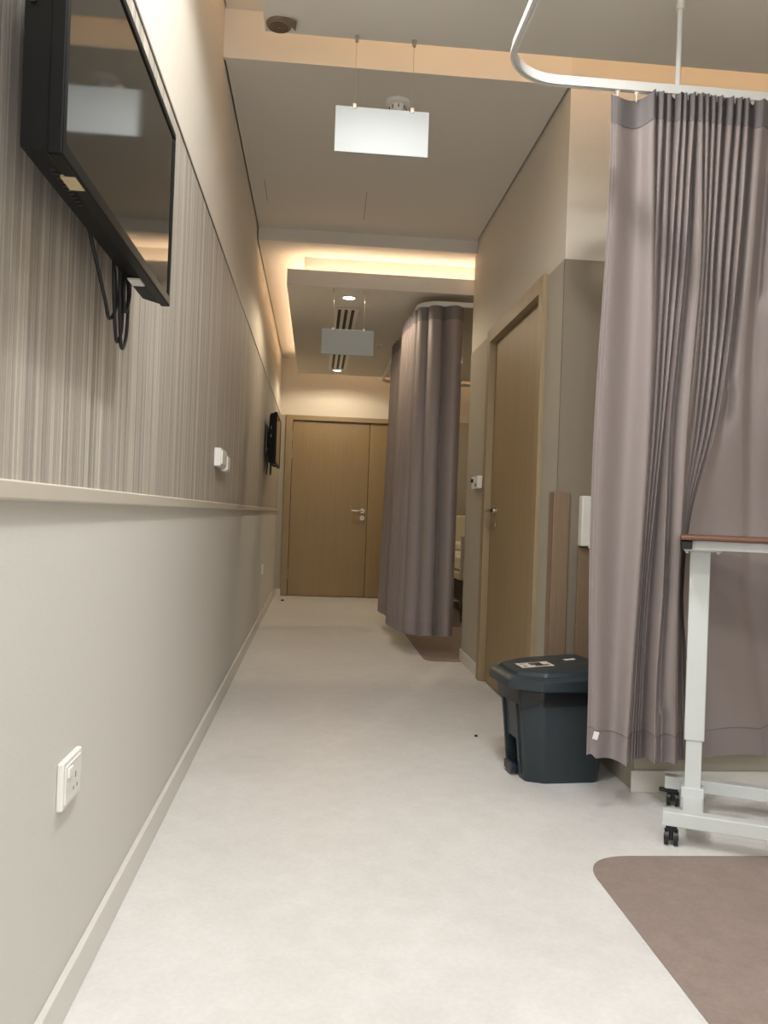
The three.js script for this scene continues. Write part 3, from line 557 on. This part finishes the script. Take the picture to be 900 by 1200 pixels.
/* ================= PEDAL BIN ================= */
{
  const t = thing('pedal_bin', 'dark slate plastic pedal bin with stickers on its lid', 'bin', [0.910, 0, -3.035]);
  t.rotation.y = 0.10;
  // plan outline in local x (front at -x, where the pedal is) and z
  const outline = (fx, bx, hz, y, ch, ly = 0) => { // chamfered front corners, rounded back
    const pts = [], push = (x, z) => pts.push([x, z]);
    const corner = (cx, cz, r, a0, a1, n = 6) => { for (let i = 0; i <= n; i++) { const a = a0 + (a1 - a0) * i / n; push(cx + r * Math.cos(a), cz + r * Math.sin(a)); } };
    corner(bx - 0.03, hz - 0.03, 0.03, 0, Math.PI / 2); corner(fx + ch + 0.02, hz - 0.03, 0.03, Math.PI / 2, Math.PI * 0.75);
    corner(fx + 0.03, hz - ch, 0.03, Math.PI * 0.75, Math.PI); corner(fx + 0.03, -hz + ch, 0.03, Math.PI, Math.PI * 1.25);
    corner(fx + ch + 0.02, -hz + 0.03, 0.03, Math.PI * 1.25, Math.PI * 1.5); corner(bx - 0.03, -hz + 0.03, 0.03, Math.PI * 1.5, Math.PI * 2);
    return pts.reverse().map(([x, z]) => V(x, y + ly * (x - fx) / (bx - fx), z));
  };
  const solid = loft([outline(-0.125, 0.150, 0.135, 0, 0.05), outline(-0.128, 0.152, 0.138, 0.008, 0.05), outline(-0.160, 0.185, 0.165, 0.345, 0.06)]);
  let body;
  try {
    const ev = new Evaluator(); ev.attributes = ['position', 'normal']; ev.useGroups = false;
    const clean = g => { const q = g.index ? g.toNonIndexed() : g.clone(); for (const k of Object.keys(q.attributes)) if (!['position', 'normal'].includes(k)) q.deleteAttribute(k); return q; };
    const A = new Brush(clean(solid)), cut = new RoundedBoxGeometry(0.10, 0.17, 0.10, 3, 0.02); cut.translate(-0.14, 0.055, 0);
    const B = new Brush(clean(cut)); A.updateMatrixWorld(); B.updateMatrixWorld();
    body = ev.evaluate(A, B, SUBTRACTION).geometry;
  } catch (e) { body = solid; }
  mesh('body', [body], M.bin, t);
  mesh('pedal', [rbox(-0.150, -0.09, 0.018, 0.034, -0.038, 0.038, 0.006), rbox(-0.158, -0.135, 0.012, 0.045, -0.04, 0.04, 0.006)], std(0x232c38, 0.4), t);
  for (const z of [-0.078, 0.064]) mesh('front_rib', [loft([0.02, 0.335].map(y => { const x = -0.126 - 0.034 * y / 0.345; return [V(x - 0.008, y, z + 0.014), V(x + 0.02, y, z + 0.014), V(x + 0.02, y, z), V(x - 0.008, y, z)]; }))], M.bin, t);
  // liner folded over the rim, uneven lower edge
  const lr = (y, grow, wav) => outline(-0.160 - grow, 0.187 + grow, 0.165 + grow, y, 0.06).map((p, i) => { p.y += wav * (Math.sin(i * 0.9) + 0.7 * Math.sin(i * 0.37 + 2)); return p; });
  mesh('bin_liner', [loft([lr(0.285, 0.004, 0.016), lr(0.315, 0.008, 0.004), lr(0.346, 0.007, 0)], false, false)], M.liner, t).userData.label = 'black liner folded over the rim';
  const lid = loft([outline(-0.192, 0.205, 0.180, 0.338, 0.085), outline(-0.206, 0.212, 0.190, 0.344, 0.09), outline(-0.206, 0.212, 0.190, 0.372, 0.09, 0.012), outline(-0.196, 0.206, 0.182, 0.382, 0.09, 0.014), outline(-0.176, 0.190, 0.166, 0.386, 0.085, 0.016), outline(-0.168, 0.184, 0.158, 0.398, 0.08, 0.018), outline(-0.130, 0.150, 0.120, 0.408, 0.06, 0.020)]);
  mesh('lid', [lid], M.bin, t);
  const cv = document.createElement('canvas'); cv.width = 256; cv.height = 160; const cx = cv.getContext('2d');
  cx.fillStyle = '#d9d4ca'; cx.fillRect(0, 0, 256, 160); cx.fillStyle = '#2b2722'; cx.fillRect(96, 14, 96, 84); cx.fillRect(120, 98, 110, 40);
  cx.fillStyle = '#8d8578'; cx.fillRect(20, 20, 52, 10); cx.fillRect(20, 40, 60, 8); cx.fillRect(20, 56, 44, 8); cx.fillStyle = '#1d1b18'; cx.beginPath(); cx.arc(40, 118, 17, 0, 7); cx.fill(); cx.fillStyle = '#6c655a'; for (let i = 0; i < 5; i++) cx.fillRect(104, 24 + i * 14, 70 - (i % 3) * 14, 5);
  const ct = new THREE.CanvasTexture(cv); ct.colorSpace = THREE.SRGBColorSpace;
  const pg = new THREE.BoxGeometry(0.125, 0.001, 0.085);
  const ls = mesh('lid_sticker', pg, new THREE.MeshStandardMaterial({ map: ct, roughness: 0.45 }), t); ls.position.set(-0.075, 0.4125, 0.03); ls.rotation.set(0, 0.0, 0.07); ls.userData.label = 'white sticker with a dark printed block';
  const s2 = mesh('lid_sticker', new THREE.BoxGeometry(0.045, 0.001, 0.022), M.sticker, t); s2.position.set(0.085, 0.4235, -0.02); s2.rotation.set(0, 0.1, 0.07); s2.userData.label = 'tiny white sticker';
}

/* ================= OVERBED TABLE ================= */
{
  const o = [1.222, 0, -2.495], t = thing('overbed_table', 'wheeled overbed table with brown top and pale grey steel frame', 'table', o);
  t.rotation.y = -25 * Math.PI / 180;   // local +x = e1 (toward the room), local -z = e2 (toward the headwall)
  const W = 0.182, a = -0.062;
  mesh('table_top', [rbox(a, 0.76, 0.909, 0.924, -0.19, 0.19, 0.006, 3)], M.tableTop, t);
  mesh('top_frame', [rbox(a + 0.035, 0.72, 0.880, 0.909, -0.15, 0.15, 0.003)], M.tableSteel, t);
  mesh('end_block', [rbox(a + 0.004, a + 0.035, 0.882, 0.907, -0.17, 0.17, 0.003)], M.caster, t);
  mesh('mount_plate', [rbox(-0.05, 0.06, 0.873, 0.881, -0.06, 0.06, 0.002)], M.tableSteel, t);
  for (const x of [-0.04, 0.05]) for (const z of [-0.045, 0.045]) mesh('bolt', [cyl(V(x, 0.873, z), V(x, 0.867, z), 0.006)], M.steel, t);
  mesh('column_outer', [rbox(-0.030, 0.030, 0.275, 0.873, -0.019, 0.019, 0.004, 3)], M.tableSteel, t);
  mesh('column_inner', [rbox(-0.024, 0.024, 0.10, 0.30, -0.014, 0.014, 0.003, 3)], M.tableSteel, t);
  mesh('column_socket', [rbox(-0.034, 0.034, 0.062, 0.128, -0.024, 0.024, 0.003, 2)], M.tableSteel, t);
  mesh('cross_bar', [rbox(-0.030, 0.030, 0.060, 0.100, -W + 0.02, W - 0.02, 0.003, 2)], M.tableSteel, t);
  for (const z of [-W, W]) mesh('base_rail', [rbox(-0.085, 0.66, 0.060, 0.102, z - 0.02, z + 0.02, 0.003, 2)], M.tableSteel, t);
  for (const x of [-0.058, 0.62]) for (const z of [-W, W]) {
    const c = mesh('caster', [rbox(x - 0.016, x + 0.016, 0.043, 0.061, z - 0.014, z + 0.014, 0.004), rbox(x - 0.007, x + 0.007, 0.015, 0.05, z - 0.012, z + 0.012, 0.003)], M.caster, t);
    for (const k of [-1, 1]) mesh('wheel', [cyl(V(x + k * 0.0075, 0.0235, z), V(x + k * 0.0195, 0.0235, z), 0.0235, 0.0235, 24), cyl(V(x + k * 0.0195, 0.0235, z), V(x + k * 0.021, 0.0235, z), 0.010, 0.009, 16)], M.caster, c);
    if (z < 0) mesh('brake_lever', [rbox(x - 0.045, x - 0.005, 0.044, 0.055, -z - 0.012, -z + 0.012, 0.004)], M.caster, c);
  }
}

/* ================= BED IN THE FAR BAY ================= */
{
  const o = [1.75, 0, -8.1], t = thing('hospital_bed', 'cream hospital bed seen past the curtain before the double door', 'bed', o);
  const x0 = -0.46, x1 = 0.46, f = 1.0, h = -1.0;      // foot toward the camera (+z)
  const b = (x, X, y, Y, z, Z, r = 0.01) => { const g = new RoundedBoxGeometry(X - x, Y - y, Z - z, 3, r); g.translate((x + X) / 2, (y + Y) / 2, (z + Z) / 2); return g; };
  mesh('mattress', [b(x0 + 0.03, x1 - 0.03, 0.47, 0.60, h + 0.06, f - 0.05, 0.03)], M.mattress, t);
  mesh('deck', [b(x0, x1, 0.40, 0.465, h + 0.03, f - 0.03)], M.bedPlastic, t);
  mesh('footboard', [b(x0, x1, 0.42, 0.80, f - 0.04, f, 0.015)], M.bedPlastic, t);
  mesh('headboard', [b(x0, x1, 0.42, 0.98, h, h + 0.04, 0.015)], M.bedPlastic, t);
  mesh('pillow', [b(x0 + 0.15, x1 - 0.15, 0.60, 0.70, h + 0.1, h + 0.45, 0.045)], M.mattress, t);
  for (const x of [x0 - 0.03, x1]) mesh('side_rail', [b(x, x + 0.03, 0.62, 0.80, h + 0.3, f - 0.5, 0.012), b(x, x + 0.03, 0.42, 0.64, h + 0.5, h + 0.55, 0.01), b(x, x + 0.03, 0.42, 0.64, f - 0.75, f - 0.7, 0.01)], M.bedPlastic, t);
  mesh('undercarriage', [b(x0 + 0.08, x1 - 0.08, 0.30, 0.36, h + 0.2, f - 0.15), b(x0 + 0.12, x0 + 0.2, 0.15, 0.36, h + 0.3, f - 0.25), b(x1 - 0.2, x1 - 0.12, 0.15, 0.36, h + 0.3, f - 0.25), b(x0 + 0.05, x1 - 0.05, 0.12, 0.18, f - 0.3, f - 0.2), b(x0 + 0.05, x1 - 0.05, 0.12, 0.18, h + 0.2, h + 0.3), b(-0.15, 0.15, 0.18, 0.40, -0.4, 0.4)], M.bedDark, t);
  for (const x of [x0 + 0.08, x1 - 0.08]) for (const z of [h + 0.25, f - 0.25]) { const c = new THREE.CylinderGeometry(0.06, 0.06, 0.03, 24); c.rotateZ(Math.PI / 2); c.translate(x, 0.06, z); mesh('wheel', [c, b(x - 0.02, x + 0.02, 0.06, 0.13, z - 0.02, z + 0.02, 0.004)], M.caster, t); }
}

/* ================= FLOOR DETAILS ================= */
for (const [x, d, r, lab] of [[0.735, 3.519, 0.008, 'small dark plug in the open floor near the bin'], [-0.316, 8.79, 0.018, 'small dark door stop on the floor before the double door']]) {
  const t = thing(r > 0.01 ? 'door_stop' : 'floor_plug', lab, r > 0.01 ? 'door stop' : 'floor plug', [x, 0, -d]);
  mesh('stud', [new THREE.LatheGeometry([[0, r * 0.9], [r * 0.7, r * 0.8], [r, r * 0.3], [r, 0]].map(p => new THREE.Vector2(...p)), 20)], M.bedDark, t);
}

renderer.render(scene, camera);
